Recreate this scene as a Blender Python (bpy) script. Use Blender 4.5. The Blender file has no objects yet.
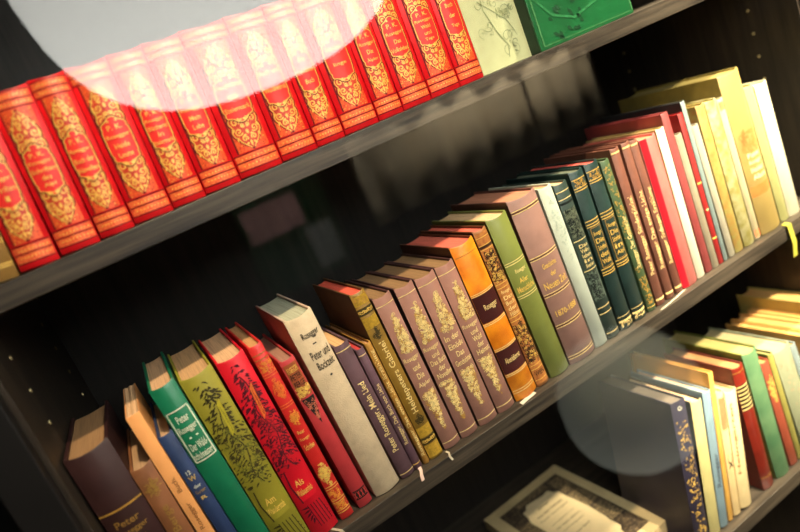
import bpy, math, random
from mathutils import Vector, Matrix
random.seed(7)
scene = bpy.context.scene
COL = scene.collection

# ------------------------------------------------------------------ camera
F_PX, YAW, PITCH, ROLL = 629.77, 0.370424, -0.238590, 0.397841
SC = 0.68
CAM = Vector((0.0, -0.785207 * SC, 0.016289 * SC))
SH_T = 0.0276112 * SC          # shelf thickness
SH_H = 0.4769145 * SC          # shelf spacing
fwd = Vector((math.sin(YAW) * math.cos(PITCH), math.cos(YAW) * math.cos(PITCH), math.sin(PITCH)))
r0 = Vector((math.cos(YAW), -math.sin(YAW), 0)); d0 = fwd.cross(r0)
CR = math.cos(ROLL) * r0 + math.sin(ROLL) * d0
CD = -math.sin(ROLL) * r0 + math.cos(ROLL) * d0

def ray(q):
    return fwd + (q[0] - 400) / F_PX * CR + (q[1] - 266) / F_PX * CD
def on_y(q, y):
    v = ray(q); return CAM + v * ((y - CAM.y) / v.y)
def on_z(q, z):
    v = ray(q); return CAM + v * ((z - CAM.z) / v.z)

cd = bpy.data.cameras.new('camera'); cam = bpy.data.objects.new('camera', cd); COL.objects.link(cam)
cd.sensor_width = 36.0; cd.lens = F_PX / 800 * 36.0
cam.matrix_world = Matrix(((CR.x, -CD.x, -fwd.x, CAM.x), (CR.y, -CD.y, -fwd.y, CAM.y), (CR.z, -CD.z, -fwd.z, CAM.z), (0, 0, 0, 1)))
cd.clip_start = 0.02
scene.camera = cam
cd.dof.use_dof = True
cd.dof.focus_distance = (on_y((440, 330), 0.01) - CAM).dot(fwd)
cd.dof.aperture_fstop = 3.2

# ------------------------------------------------------------------ materials
def lin(c):
    return tuple(((x / 255) / 12.92 if x / 255 <= 0.04045 else ((x / 255 + 0.055) / 1.055) ** 2.4) for x in c) + (1,)
_M = {}
def newmat(name):
    m = bpy.data.materials.new(name); m.use_nodes = True
    nt = m.node_tree; b = nt.nodes['Principled BSDF']
    return m, nt, b
def cloth(col, rough=0.55, var=0.25, scale=60, bump=0.15, spec=0.4, col2=None, metallic=0.0):
    key = ('cloth', col, rough, var, scale, bump, spec, col2, metallic)
    if key in _M: return _M[key]
    m, nt, b = newmat('cover_material')
    N = nt.nodes; L = nt.links
    tc = N.new('ShaderNodeTexCoord')
    n1 = N.new('ShaderNodeTexNoise'); n1.inputs['Scale'].default_value = scale; n1.inputs['Detail'].default_value = 6
    L.new(tc.outputs['Object'], n1.inputs['Vector'])
    mix = N.new('ShaderNodeMix'); mix.data_type = 'RGBA'
    c = lin(col)
    c2 = lin(col2) if col2 else tuple(x * (1 - var) for x in c[:3]) + (1,)
    mix.inputs['A'].default_value = c; mix.inputs['B'].default_value = c2
    ramp = N.new('ShaderNodeMapRange'); ramp.inputs['From Min'].default_value = 0.4; ramp.inputs['From Max'].default_value = 0.7
    L.new(n1.outputs['Fac'], ramp.inputs['Value']); L.new(ramp.outputs['Result'], mix.inputs['Factor'])
    L.new(mix.outputs['Result'], b.inputs['Base Color'])
    b.inputs['Roughness'].default_value = rough
    b.inputs['Specular IOR Level'].default_value = spec
    b.inputs['Metallic'].default_value = metallic
    if bump:
        n2 = N.new('ShaderNodeTexNoise'); n2.inputs['Scale'].default_value = 900; n2.inputs['Detail'].default_value = 2
        L.new(tc.outputs['Object'], n2.inputs['Vector'])
        bp = N.new('ShaderNodeBump'); bp.inputs['Strength'].default_value = bump; bp.inputs['Distance'].default_value = 0.001
        L.new(n2.outputs['Fac'], bp.inputs['Height']); L.new(bp.outputs['Normal'], b.inputs['Normal'])
    _M[key] = m; return m
def gilt(col=(240, 196, 96), metallic=0.12, rough=0.35):
    return cloth(col, rough, 0.35, 350, 0.0, 0.6, None, metallic)
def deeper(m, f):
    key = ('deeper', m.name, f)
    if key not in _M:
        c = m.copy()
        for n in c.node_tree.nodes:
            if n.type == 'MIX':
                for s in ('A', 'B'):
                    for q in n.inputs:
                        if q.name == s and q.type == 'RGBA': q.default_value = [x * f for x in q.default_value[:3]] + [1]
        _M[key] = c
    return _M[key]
def ink(col):
    return cloth(col, 0.6, 0.3, 300, 0.0, 0.3)
def pages(col):
    key = ('pages', col)
    if key in _M: return _M[key]
    m, nt, b = newmat('page_edge_material'); N = nt.nodes; L = nt.links
    tc = N.new('ShaderNodeTexCoord'); mp = N.new('ShaderNodeMapping'); mp.inputs['Scale'].default_value = (2600, 18, 18)
    L.new(tc.outputs['Object'], mp.inputs['Vector'])
    n1 = N.new('ShaderNodeTexNoise'); n1.inputs['Scale'].default_value = 1; n1.inputs['Detail'].default_value = 3
    L.new(mp.outputs['Vector'], n1.inputs['Vector'])
    mix = N.new('ShaderNodeMix'); mix.data_type = 'RGBA'
    c = lin(col); mix.inputs['A'].default_value = tuple(x * 0.55 for x in c[:3]) + (1,); mix.inputs['B'].default_value = c
    mr = N.new('ShaderNodeMapRange'); mr.inputs['From Min'].default_value = 0.3; mr.inputs['From Max'].default_value = 0.6
    L.new(n1.outputs['Fac'], mr.inputs['Value']); L.new(mr.outputs['Result'], mix.inputs['Factor'])
    L.new(mix.outputs['Result'], b.inputs['Base Color']); b.inputs['Roughness'].default_value = 0.8
    bp = N.new('ShaderNodeBump'); bp.inputs['Strength'].default_value = 0.3; bp.inputs['Distance'].default_value = 0.0005
    L.new(n1.outputs['Fac'], bp.inputs['Height']); L.new(bp.outputs['Normal'], b.inputs['Normal'])
    _M[key] = m; return m
def wood(col, col2, rough=0.5, axis='x', spec=0.4):
    key = ('wood', col, col2, rough, axis, spec)
    if key in _M: return _M[key]
    m, nt, b = newmat('stained_wood_material'); N = nt.nodes; L = nt.links
    tc = N.new('ShaderNodeTexCoord'); mp = N.new('ShaderNodeMapping')
    mp.inputs['Scale'].default_value = {'x': (6, 90, 160), 'z': (90, 90, 5)}[axis]
    L.new(tc.outputs['Object'], mp.inputs['Vector'])
    n1 = N.new('ShaderNodeTexNoise'); n1.inputs['Scale'].default_value = 1.3; n1.inputs['Detail'].default_value = 8; n1.inputs['Roughness'].default_value = 0.65
    L.new(mp.outputs['Vector'], n1.inputs['Vector'])
    mix = N.new('ShaderNodeMix'); mix.data_type = 'RGBA'
    mix.inputs['A'].default_value = lin(col); mix.inputs['B'].default_value = lin(col2)
    mr = N.new('ShaderNodeMapRange'); mr.inputs['From Min'].default_value = 0.35; mr.inputs['From Max'].default_value = 0.68
    L.new(n1.outputs['Fac'], mr.inputs['Value']); L.new(mr.outputs['Result'], mix.inputs['Factor'])
    L.new(mix.outputs['Result'], b.inputs['Base Color']); b.inputs['Roughness'].default_value = rough
    b.inputs['Specular IOR Level'].default_value = spec
    bp = N.new('ShaderNodeBump'); bp.inputs['Strength'].default_value = 0.25; bp.inputs['Distance'].default_value = 0.001
    L.new(n1.outputs['Fac'], bp.inputs['Height']); L.new(bp.outputs['Normal'], b.inputs['Normal'])
    _M[key] = m; return m
def emit(col, strength, rad=None):
    m, nt, b = newmat('reflection_glow_material')
    b.inputs['Base Color'].default_value = lin(col); b.inputs['Emission Color'].default_value = lin(col)
    b.inputs['Roughness'].default_value = 0.8
    tc = nt.nodes.new('ShaderNodeTexCoord'); sx = nt.nodes.new('ShaderNodeSeparateXYZ'); mr = nt.nodes.new('ShaderNodeMapRange')   # glow graded brighter towards the bottom to shape its reflection
    mr.inputs['From Min'].default_value = -1; mr.inputs['From Max'].default_value = 1; mr.inputs['To Min'].default_value = strength; mr.inputs['To Max'].default_value = strength * .2
    nt.links.new(tc.outputs['Object'], sx.inputs[0]); nt.links.new(sx.outputs['Z'], mr.inputs['Value']); nt.links.new(mr.outputs['Result'], b.inputs['Emission Strength'])
    if rad: mr.inputs['From Min'].default_value = -rad; mr.inputs['From Max'].default_value = rad * .6
    return m
def glass():
    m = bpy.data.materials.new('clear_glass_material'); m.use_nodes = True
    nt = m.node_tree; N = nt.nodes; L = nt.links; N.clear()
    out = N.new('ShaderNodeOutputMaterial'); mx = N.new('ShaderNodeMixShader'); tr = N.new('ShaderNodeBsdfTransparent')
    gl = N.new('ShaderNodeBsdfGlossy'); gl.inputs['Roughness'].default_value = 0.0
    fr = N.new('ShaderNodeFresnel'); fr.inputs['IOR'].default_value = 1.5
    tr.inputs['Color'].default_value = (0.985, 0.99, 0.985, 1)
    ge = N.new('ShaderNodeNewGeometry'); mr = N.new('ShaderNodeMapRange'); mr.inputs['To Min'].default_value = 1.5; mr.inputs['To Max'].default_value = 1 / 1.5
    L.new(ge.outputs['Backfacing'], mr.inputs['Value']); L.new(mr.outputs['Result'], fr.inputs['IOR'])   # a thin pane: both faces reflect alike
    L.new(fr.outputs['Fac'], mx.inputs['Fac']); L.new(tr.outputs[0], mx.inputs[1]); L.new(gl.outputs[0], mx.inputs[2]); L.new(mx.outputs[0], out.inputs['Surface'])
    return m

# ------------------------------------------------------------------ mesh helpers
def mesh_obj(name, verts, faces, mats, fm=None, parent=None, smooth=False):
    me = bpy.data.meshes.new(name); me.from_pydata([tuple(v) for v in verts], [], faces)
    if not isinstance(mats, (list, tuple)): mats = [mats]
    for m in mats: me.materials.append(m)
    if fm: me.polygons.foreach_set('material_index', fm)
    if smooth: me.polygons.foreach_set('use_smooth', [True] * len(me.polygons))
    me.update()
    o = bpy.data.objects.new(name, me); COL.objects.link(o)
    if parent: o.parent = parent
    return o
def box_vf(x0, x1, y0, y1, z0, z1):
    v = [(x0, y0, z0), (x1, y0, z0), (x1, y1, z0), (x0, y1, z0), (x0, y0, z1), (x1, y0, z1), (x1, y1, z1), (x0, y1, z1)]
    f = [(0, 3, 2, 1), (4, 5, 6, 7), (0, 1, 5, 4), (1, 2, 6, 5), (2, 3, 7, 6), (3, 0, 4, 7)]
    return v, f
def bevel(o, w=0.001, seg=2):
    b = o.modifiers.new('edge', 'BEVEL'); b.width = w; b.segments = seg; b.limit_method = 'ANGLE'; return o
def box(name, x0, x1, y0, y1, z0, z1, mat, parent=None, bw=0.0):
    cx, cy, cz = (x0 + x1) / 2, (y0 + y1) / 2, (z0 + z1) / 2
    v, f = box_vf(x0 - cx, x1 - cx, y0 - cy, y1 - cy, z0 - cz, z1 - cz)
    o = mesh_obj(name, v, f, mat, parent=parent); o.location = (cx, cy, cz)
    if bw: bevel(o, bw)
    return o
def empty(name, loc=(0, 0, 0)):
    o = bpy.data.objects.new(name, None); o.empty_display_size = 0.02; COL.objects.link(o); o.location = loc; return o
def tag(o, label, cat, group=None):
    o['label'] = label; o['category'] = cat
    if group: o['group'] = group
    return o

_TXT = {}
def text_mesh(s):
    if s in _TXT: return _TXT[s]
    cu = bpy.data.curves.new('lettering', 'FONT'); cu.body = s; cu.resolution_u = 2; cu.offset = 0.012
    o = bpy.data.objects.new('lettering', cu); COL.objects.link(o)
    bpy.context.view_layer.update()
    dg = bpy.context.evaluated_depsgraph_get(); me = o.evaluated_get(dg).to_mesh()
    vs = [(v.co.x, v.co.y) for v in me.vertices]; fs = [tuple(p.vertices) for p in me.polygons]
    o.evaluated_get(dg).to_mesh_clear()
    bpy.data.objects.remove(o); bpy.data.curves.remove(cu)
    x0 = min(v[0] for v in vs); x1 = max(v[0] for v in vs); y0 = min(v[1] for v in vs); y1 = max(v[1] for v in vs)
    vs = [((x - x0) / (x1 - x0), (y - y0) / (y1 - y0)) for x, y in vs]
    _TXT[s] = (vs, fs); return _TXT[s]

class Decor:
    """Flat stamping on a spine. u is metres across the spine, t runs from 0 at the head to 1 at the tail."""
    def __init__(s, w, H, ysurf):
        s.w, s.H, s.ys = w, H, ysurf; s.g = {}
    def _grp(s, name, mat):
        g = s.g.setdefault(name, dict(v=[], f=[], m=[], fm=[]))
        if mat not in g['m']: g['m'].append(mat)
        return g, g['m'].index(mat)
    def add(s, name, pts, faces, mat, layer=1):
        g, mi = s._grp(name, mat); n = len(g['v'])
        for u, t in pts:
            u = max(-s.w * .497, min(s.w * .497, u))
            g['v'].append((u, s.ys(u) - 0.00012 * layer, s.H * (1 - t)))
        for f in faces: g['f'].append(tuple(i + n for i in f)); g['fm'].append(mi)
    def text(s, name, body, t0, t1, u0, u1, mat, rot=False, layer=3):
        vs, fs = text_mesh(body); W = s.w
        if rot:   # reads from tail to head
            pts = [((u0 + (u1 - u0) * y0) * W, t1 + (t0 - t1) * x0) for x0, y0 in [(x, 1 - y) for x, y in vs]]
            pts = [((u1 - (u1 - u0) * y) * W, t1 + (t0 - t1) * x) for x, y in vs]
        else:
            pts = [((u0 + (u1 - u0) * x) * W, t1 + (t0 - t1) * y) for x, y in vs]
        s.add(name, pts, fs, mat, layer)
    def patch(s, name, t0, t1, u0, u1, mat, layer=1, n=10, m=1):
        W = s.w; pts = []; fs = []
        for j in range(m + 1):
            for i in range(n + 1): pts.append(((u0 + (u1 - u0) * i / n) * W, t0 + (t1 - t0) * j / m))
        for j in range(m):
            for i in range(n):
                a = j * (n + 1) + i; fs.append((a + n + 1, a + n + 2, a + 1, a))
        s.add(name, pts, fs, mat, layer)
    def fill(s, name, left, right, mat, layer=1, n=10):
        """Area between two outlines, cut finely enough to follow the round of the spine."""
        pts = []; fs = []
        for (a, t), (c, t2) in zip(left, right):
            for i in range(n + 1): pts.append((a + (c - a) * i / n, t + (t2 - t) * i / n))
        for j in range(len(left) - 1):
            for i in range(n):
                q = j * (n + 1) + i; fs.append((q + n + 1, q + n + 2, q + 1, q))
        s.add(name, pts, fs, mat, layer)
    def band(s, name, t, thick, mat, u0=-.5, u1=.5, layer=2):
        if name == 'gilt_band': name = 'gilt_band#%.1f' % t
        h = thick / s.H / 2; s.patch(name, t - h, t + h, u0, u1, mat, layer)
    def ribbon(s, name, pts, width, mat, layer=2, taper=False):
        """pts in metres (u, z-down from head)."""
        P = [Vector(p) for p in pts]; out = []; fs = []; n = len(P)
        for i, p in enumerate(P):
            d = (P[min(i + 1, n - 1)] - P[max(i - 1, 0)])
            if d.length == 0: d = Vector((1, 0))
            d.normalize(); nn = Vector((-d.y, d.x)); w = width / 2 * (1 - 0.75 * i / (n - 1) if taper else 1)
            for sg in (1, -1):
                q = p + nn * w * sg; out.append((q.x, q.y / s.H))
        for i in range(n - 1): fs.append((2 * i, 2 * i + 1, 2 * i + 3, 2 * i + 2))
        s.add(name, out, fs, mat, layer)
    def leaf(s, name, x, z, ang, ln, wd, mat, layer=2):
        c, sn = math.cos(ang), math.sin(ang)
        prof = [(0, 0), (.3, .5), (.65, .38), (1, 0), (.65, -.38), (.3, -.5)]
        pts = [((x + c * a * ln - sn * b * wd), (z + sn * a * ln + c * b * wd) / s.H) for a, b in prof]
        s.add(name, pts, [tuple(range(6))], mat, layer)
    def spiral(s, name, x, z, r, turns, a0, dr, width, mat, layer=2):
        pts = []
        n = int(10 * turns) + 3
        for i in range(n):
            k = i / (n - 1); a = a0 + dr * k * turns * 2 * math.pi; rr = r * (1 - .82 * k)
            pts.append((x + math.cos(a) * rr, z + math.sin(a) * rr))
        s.ribbon(name, pts, width, mat, layer)
    def frame(s, name, t0, t1, u0, u1, wd, mat, layer=3):
        W, H = s.w, s.H
        s.band(name, t0, wd, mat, u0, u1, layer); s.band(name, t1, wd, mat, u0, u1, layer)
        h = wd / W / 2
        for u in (u0, u1): s.patch(name, t0, t1, u - h, u + h, mat, layer, n=1)
    def mass(s, name, t0, t1, u0, u1, n, mat, shape, size, rng, layer=2, curls=0.4):
        """A dense gilt spray of leaves and curls inside an outline."""
        W, H = s.w, s.H; k = 0; name = '%s#%.2f' % (name, t0 // .08)
        while k < n:
            a = rng.random(); b = rng.uniform(-1, 1)
            if abs(b) > shape(a): continue
            k += 1
            x = ((u0 + u1) / 2 + (u1 - u0) / 2 * b) * W; z = (t0 + (t1 - t0) * a) * H
            if rng.random() < curls: s.spiral(name, x, z, size * rng.uniform(.5, .95), 1.1, rng.uniform(0, 6.28), rng.choice((1, -1)), size * .24, mat, layer)
            else: s.leaf(name, x, z, rng.uniform(0, 6.28), size * rng.uniform(.8, 1.7), size * rng.uniform(.4, .7), mat, layer)
    def build(s, parent):
        for name, g in s.g.items(): mesh_obj(name.split('#')[0], g['v'], g['f'], g['m'], g['fm'], parent)

# ------------------------------------------------------------------ one book
def make_book(name, w, H, dep, loc, lean, mat, page, bulge=0.0022, board=None, bt=0.0022, flat=False, boardmat=None, lip=0.0025, rough_top=False):
    """Origin in the middle of the foot of the spine; the spine faces -y."""
    root = empty(name, loc); root.rotation_euler = (0, lean, 0)
    bt = min(bt, w * .2)
    p = 2.0
    if not flat: bulge = max(bulge, min(.0055, w * .16))
    def ys(u):
        k = min(1, abs(2 * u / w)); return -bulge * (1 - k ** p)
    # spine shell
    n = 14; V = []; Fc = []
    th = 0.0014
    caps = [(0.0, .0009), (0.0014, 0), (H - .0014, 0), (H, .0009)]
    for k in range(n + 1):
        u = -w / 2 + w * k / n
        sag = min(.0022, w * .07) * (1 - (2 * u / w) ** 2) if not flat else 0
        for (z, ins) in caps:
            V.append((u, ys(u) + ins, z - (sag * (1 if z > H / 2 else 0))))
        for z in (H - .0005, 0.0005):
            V.append((u * (1 - 2 * th / w * .9) if w > .006 else u * .8, ys(u) + th + .0004, z - (sag * (1 if z > H / 2 else 0))))
    m = 6
    for k in range(n):
        a = k * m; b = (k + 1) * m
        for i in range(m): Fc.append((a + i, b + i, b + (i + 1) % m, a + (i + 1) % m))
    Fc.append(tuple(range(m))); Fc.append(tuple(range(n * m + m - 1, n * m - 1, -1)))
    Fc = [tuple(reversed(f)) for f in Fc]
    sp = mesh_obj('spine', V, Fc, mat, parent=root)
    sp.data.polygons.foreach_set('use_smooth', [True] * len(sp.data.polygons))
    sp.modifiers.new('crisp', 'EDGE_SPLIT').split_angle = math.radians(38)
    # boards
    for s in (-1, 1):
        xa, xb = sorted((s * w / 2, s * (w / 2 - bt)))
        bo = box('cover_board', xa, xb, 0.0006, dep, 0, H, boardmat or mat, root, min(.0006, bt * .3))
    # pages
    pw = w / 2 - bt - .0001
    V = []; nn = 8
    for k in range(nn + 1):
        u = -pw + 2 * pw * k / nn
        hollow = 0.004 * (1 - (u / pw) ** 2)
        wave = 0.0006 * math.sin(k * 1.7) if rough_top else 0
        yf = ys(u * .93) + th + .0008; yb = dep - (.0035 if not flat else .0005) - (hollow if not flat else 0)
        zt = H - lip + wave; zb = lip if not flat else .0004
        V += [(u, yf, zb), (u, yb, zb), (u, yb, zt), (u, yf, zt)]
    Fc = []
    for k in range(nn):
        a = 4 * k; b = a + 4
        for i in range(4): Fc.append((a + i, a + (i + 1) % 4, b + (i + 1) % 4, b + i))
    Fc.append((3, 2, 1, 0)); Fc.append((4 * nn, 4 * nn + 1, 4 * nn + 2, 4 * nn + 3))
    mesh_obj('page_block', V, Fc, pages(page), parent=root)
    return root, sp, Decor(w, H, ys)

Y0 = 0.0125
def solve_row(rows, zb):
    """Pixel corners of spines -> foot x positions, lean, height; then squeeze neighbours so that none overlap."""
    out = []
    for r in rows:
        TL, TR, BL, BR = r['c']; y = r.get('y', Y0)
        pts = [on_y(q, y) for q in (TL, TR, BL, BR)]
        zt = zb + r['H'] if 'H' in r else (pts[0].z + pts[1].z) / 2
        def at(a, b, z): return a.x + (b.x - a.x) * (z - a.z) / (b.z - a.z)
        d = dict(l0=at(pts[2], pts[0], zb), r0=at(pts[3], pts[1], zb), H=zt - zb)
        lt = at(pts[2], pts[0], zt); rt = at(pts[3], pts[1], zt)
        d['s'] = ((lt + rt) - (d['l0'] + d['r0'])) / 2 / d['H']
        wbar = ((rt - lt) + (d['r0'] - d['l0'])) / 2; c = (d['l0'] + d['r0']) / 2
        d['l0'], d['r0'] = c - wbar / 2, c + wbar / 2
        out.append(d)
    for it in range(3000):
        worst = 0
        for a, b in zip(out, out[1:]):
            g = b['l0'] - a['r0']; gap = .0004
            if g < gap:
                e = (gap - g) / 2; a['r0'] -= e; b['l0'] += e; worst = max(worst, e)
            h = min(a['H'], b['H']) * math.cos(a['s'])
            g = b['l0'] + b['s'] * h - a['r0'] - a['s'] * h
            if g < gap:
                e = (gap - g) / 2
                a['s'] -= e * .5 / h; b['s'] += e * .5 / h; a['r0'] -= e * .5; b['l0'] += e * .5; worst = max(worst, e)
        if worst < 1e-5: break
    for d in out:
        d['w'] = (d['r0'] - d['l0']) * math.cos(d['s']) - .0002
        d['lean'] = math.atan(d['s'])
    return out
def place(d, zb, y=Y0):
    """Root location so that the lower corner of the leaning foot rests on the shelf."""
    th = d['lean']; w = d['w']
    # foot centre when rotated by th about y: lowest corner touches zb
    return ((d['l0'] + d['r0']) / 2 + 0, y, zb + w / 2 * abs(math.sin(th)) + 0.0002)

GOLD = gilt(); GOLD_PALE = gilt((250, 222, 150)); GOLD_DARK = gilt((200, 152, 66)); MAROON = ink((92, 20, 22)); BLACK = ink((28, 24, 24)); CREAM_INK = ink((230, 230, 205)); GOLD_DIM = gilt((168, 128, 60))
Z1, Z2, Z3 = 0.0, -SH_H, -2 * SH_H
BOOKS = {}
# ------------------------------------------------------------------ upper row: fourteen red gilt books
RED_H = 0.1265
bx = [(21, 277), (61.7, 258), (100.8, 238.5), (135, 224), (174, 208.5), (206, 193.5), (242, 181), (282, 159.5), (318, 147), (346, 136), (379, 120), (404, 110), (431.5, 97.5), (460.7, 86.5), (484, 76.5)]
def red_dir(x):
    k = (x - 21) / 463; a = math.radians(26.8 + (19.6 - 26.8) * k); return Vector((-math.sin(a), -math.cos(a)))
rows = [dict(c=((-60, 240), (-2, 215), (-30, 297), (20, 277.5)), y=Y0)]
for a, b in zip(bx, bx[1:]):
    ta = Vector(a) + red_dir(a[0]) * 120; tb = Vector(b) + red_dir(b[0]) * 120
    rows.append(dict(c=(tuple(ta), tuple(tb), a, b), H=RED_H))
sol = solve_row(rows, Z1)
RED = cloth((220, 14, 24), 0.42, 0.25, 40, 0.1, 0.45)
RED_FIELD = cloth((232, 96, 44), 0.4, 0.45, 700, 0, 0.5, (196, 40, 30), 0.1)
RED_BAND = cloth((240, 120, 62), 0.4, 0.3, 500, 0, 0.5, (214, 58, 40), 0.1)
RED_BRIGHT = cloth((232, 48, 42), 0.4, 0.15, 60, 0, 0.4)
RGOLD = gilt((246, 190, 88), 0.1); RED_IN = cloth((206, 66, 36), .4, .3, 500, 0, .5, (170, 34, 26)); DEEP = ink((112, 14, 20))

def teardrop(d, t0, t1, uc, hw, down, rng):
    """Scalloped pointed cartouche filled with scrolls; t0..t1 in head fractions; tip at t1 when down."""
    W, H = d.w, d.H; orn = 'spine_ornament#%d' % down
    prof = [(0, .9), (.06, 1.0), (.14, 1.02), (.22, .95), (.27, .88), (.33, .95), (.42, 1.0), (.52, .95), (.6, .82), (.65, .7), (.7, .68), (.77, .55), (.84, .38), (.91, .2), (.96, .1), (1, .0)]
    def pt(k, s, g=1.0):
        a, b = prof[k]; t = t0 + (t1 - t0) * a if down else t1 - (t1 - t0) * a
        return (uc * W + s * b * hw * W * g, t)
    n = len(prof)
    d.fill(orn, [pt(k, -1) for k in range(n)], [pt(k, 1) for k in range(n)], RED_IN, 2)
    for s in (-1, 1):
        d.ribbon(orn, [(pt(k, s)[0], pt(k, s)[1] * H) for k in range(n)], .0010, DEEP, 3)
        d.ribbon(orn, [(pt(k, s, .9)[0], pt(k, s, .9)[1] * H) for k in range(n - 1)], .0008, RGOLD, 4)
    L = (t1 - t0) * H; z0 = t0 * H if down else t1 * H; sg = 1 if down else -1
    w = .0010
    for s in (-1, 1):
        for (a, b, r, dr) in ((.14, .56, .0036, 1), (.42, .52, .0034, -1), (.66, .3, .0026, 1), (.27, .16, .0018, -1)):
            d.spiral(orn, uc * W + s * b * hw * W, z0 + sg * a * L, r, 1.35, 1.57 * sg + s, dr * s * sg, w, RGOLD, 4)
        for (a, b, an) in ((.04, .2, .9), (.3, .72, .6), (.54, .12, 1.2), (.56, .66, .4), (.78, .14, .9)):
            d.leaf(orn, uc * W + s * b * hw * W, z0 + sg * a * L, math.pi / 2 * sg - s * an * sg, .0042, .0019, RGOLD, 4)
    d.leaf(orn, uc * W, z0 + sg * .72 * L, math.pi / 2 * sg, .006, .0022, RGOLD, 4)
    d.leaf(orn, uc * W, z0 + sg * .4 * L, math.pi / 2 * sg, .0045, .0026, RGOLD, 4)

red_titles = [['P. K.', 'Rosegger', 'Schriften', 'I'], ['P. K.', 'Rosegger', 'Schriften', 'des', 'Alpl'], ['P. K.', 'Rosegger', 'Buch der', 'Novellen'], ['P. K.', 'Rosegger', 'Heide', 'Leute'], ['P. K.', 'Rosegger', 'Bücherei', 'in', 'Steiermark'], ['P. K.', 'Rosegger', 'Mein', 'Lebe'],
    ['Geschichten', 'aus', 'Steiermark'], ['Buch und', 'Waldheimat'], ['Das', 'Geschichten', 'Buch'], ['Sonder-', 'linge'], ['P. K.', 'Rosegger', 'Die', 'Älpler'], ['P. K.', 'Rosegger', 'Das', 'Volksleben'], ['P. K.', 'Rosegger', 'Wald', 'und', 'Tage'], ['Buch', 'der', 'Tage']]
def red_design(d, titles, k):
    rng = random.Random(k); W, H = d.w, d.H
    uc, ul, ur = 0, -.37, .37
    d.patch('gilt_panel', .125, .845, ul, ur, RED_FIELD, 1, 10, 4)
    for t0, t1 in ((.03, .068), (.078, .112), (.862, .9), (.91, .955)):
        d.patch('gilt_panel', t0, t1, -.47, .47, RED_BAND, 1)
    for t in (.024, .073, .118, .856, .905, .96): d.band('gilt_panel', t, .0008, DEEP, -.49, .49, 2)
    for tt in (.885, .93, .05, .095):
        for j in range(9): d.leaf('gilt_panel', (-.36 + .09 * j) * W, tt * H, 0, .0016, .0012, RGOLD, 2)
    d.patch('gilt_panel', .125, .845, ul - .015, ul + .02, DEEP, 2, 1)
    # stippled corners
    for j in range(70):
        x = rng.uniform(ul + .03, ur - .03) * W; z = rng.choice((rng.uniform(.135, .3), rng.uniform(.7, .84))) * H
        d.leaf('gilt_panel', x, z, rng.uniform(0, 6), .0011, .0008, RGOLD if rng.random() < .7 else DEEP, 2)
    hw = .345
    teardrop(d, .135, .385, uc, hw, False, rng); teardrop(d, .615, .84, uc, hw, True, rng)
    # cartouche for the title
    half = [(0, .338), (.2, .342), (.4, .356), (.55, .366), (.7, .372), (.86, .378), (.93, .395), (.9, .41), (.99, .425), (1.0, .5), (.99, .57), (.9, .585), (.94, .6), (.88, .616), (.66, .622), (.5, .63), (.34, .646), (.16, .655), (0, .658)]
    c = half + [(-a, t) for a, t in reversed(half[1:-1])]
    P = [(uc * W + a * hw * W, t) for a, t in c]
    d.fill('title_cartouche', [(uc * W - a * hw * W, t) for a, t in half], [(uc * W + a * hw * W, t) for a, t in half], RED_BRIGHT, 3)
    Q = [(a, t * H) for a, t in P]; Q.append(Q[0])
    d.ribbon('title_cartouche', Q, .0013, DEEP, 6); d.ribbon('title_cartouche', [(uc * W + (a - uc * W) * .95, (t - .5 * H) * .975 + .5 * H) for a, t in Q], .0008, RGOLD, 7)
    n = len(titles); t = .385; st = (.615 - .385) / n
    for i, s in enumerate(titles):
        hwid = min(.29, .032 * len(s) + .02)
        d.text('title_lettering', s, t + st * (i + .12), t + st * (i + .12) + min(.032, st * .6), uc - hwid, uc + hwid, RGOLD, layer=8)
    for s in (-1, 1): d.leaf('title_cartouche', uc * W, .634 * H, math.pi / 2 + s * 1.3, .005, .002, RGOLD, 7)

order = ['first', 'second', 'third', 'fourth', 'fifth', 'sixth', 'seventh']
for i, d in enumerate(sol):
    loc = place(d, Z1)
    if i == 0:
        r, sp, D = make_book('book', d['w'], .10, .11, loc, d['lean'], cloth((150, 112, 52), .5, .3, 60), (200, 170, 120))
        for t in (.7, .72, .88, .9): D.band('gilt_band', t, .001, GOLD)
        D.build(sp); tag(r, 'tan book with gilt bands at the left end of the upper shelf', 'book', 'books on the upper shelf'); continue
    r, sp, D = make_book('book', d['w'], RED_H, .105, loc, d['lean'], RED, (214, 190, 150), bulge=.0048)
    red_design(D, red_titles[i - 1], i); D.build(sp)
    if i == 1: lab = 'red gilt-stamped book directly beside the tan book on the upper shelf'
    elif i <= 7: lab = 'red gilt-stamped book, %s in the upper row counting from the tan book' % order[i - 1]
    elif i == 14: lab = 'red gilt-stamped book directly beside the pale green picture book on the upper shelf'
    else: lab = 'red gilt-stamped book, %s in the upper row counting from the pale green book' % order[14 - i]
    tag(r, lab, 'book', 'books on the upper shelf')

# two picture books shown face out at the end of the upper row
def cover_book(name, q0, q1, H, y, thick, mat, pagecol, label, front):
    a = on_y(q0, y); b = on_y(q1, y); w = b.x - a.x
    root = empty(name, ((a.x + b.x) / 2, y, Z1 + .0002))
    fb = box('front_cover', -w / 2, w / 2, 0, .0022, 0, H, mat, root, .0006)
    box('back_cover', -w / 2, w / 2, thick - .0022, thick, 0, H, mat, root, .0006)
    box('spine', -w / 2, -w / 2 + .002, .0022, thick - .0022, 0, H, front.get('spine', mat), root, .0006)
    box('page_block', -w / 2 + .0022, w / 2 - .004, .0024, thick - .0024, .003, H - .003, pages(pagecol), root)
    D = Decor(w, H, lambda u: -.0002)
    front['f'](D)
    for nme, g in D.g.items():
        o = mesh_obj(nme.split('#')[0], [(v[0], v[1] - .0011, v[2] - H / 2) for v in g['v']], g['f'], g['m'], g['fm'], fb)
    tag(root, label, 'book', 'books on the upper shelf'); return root
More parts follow.
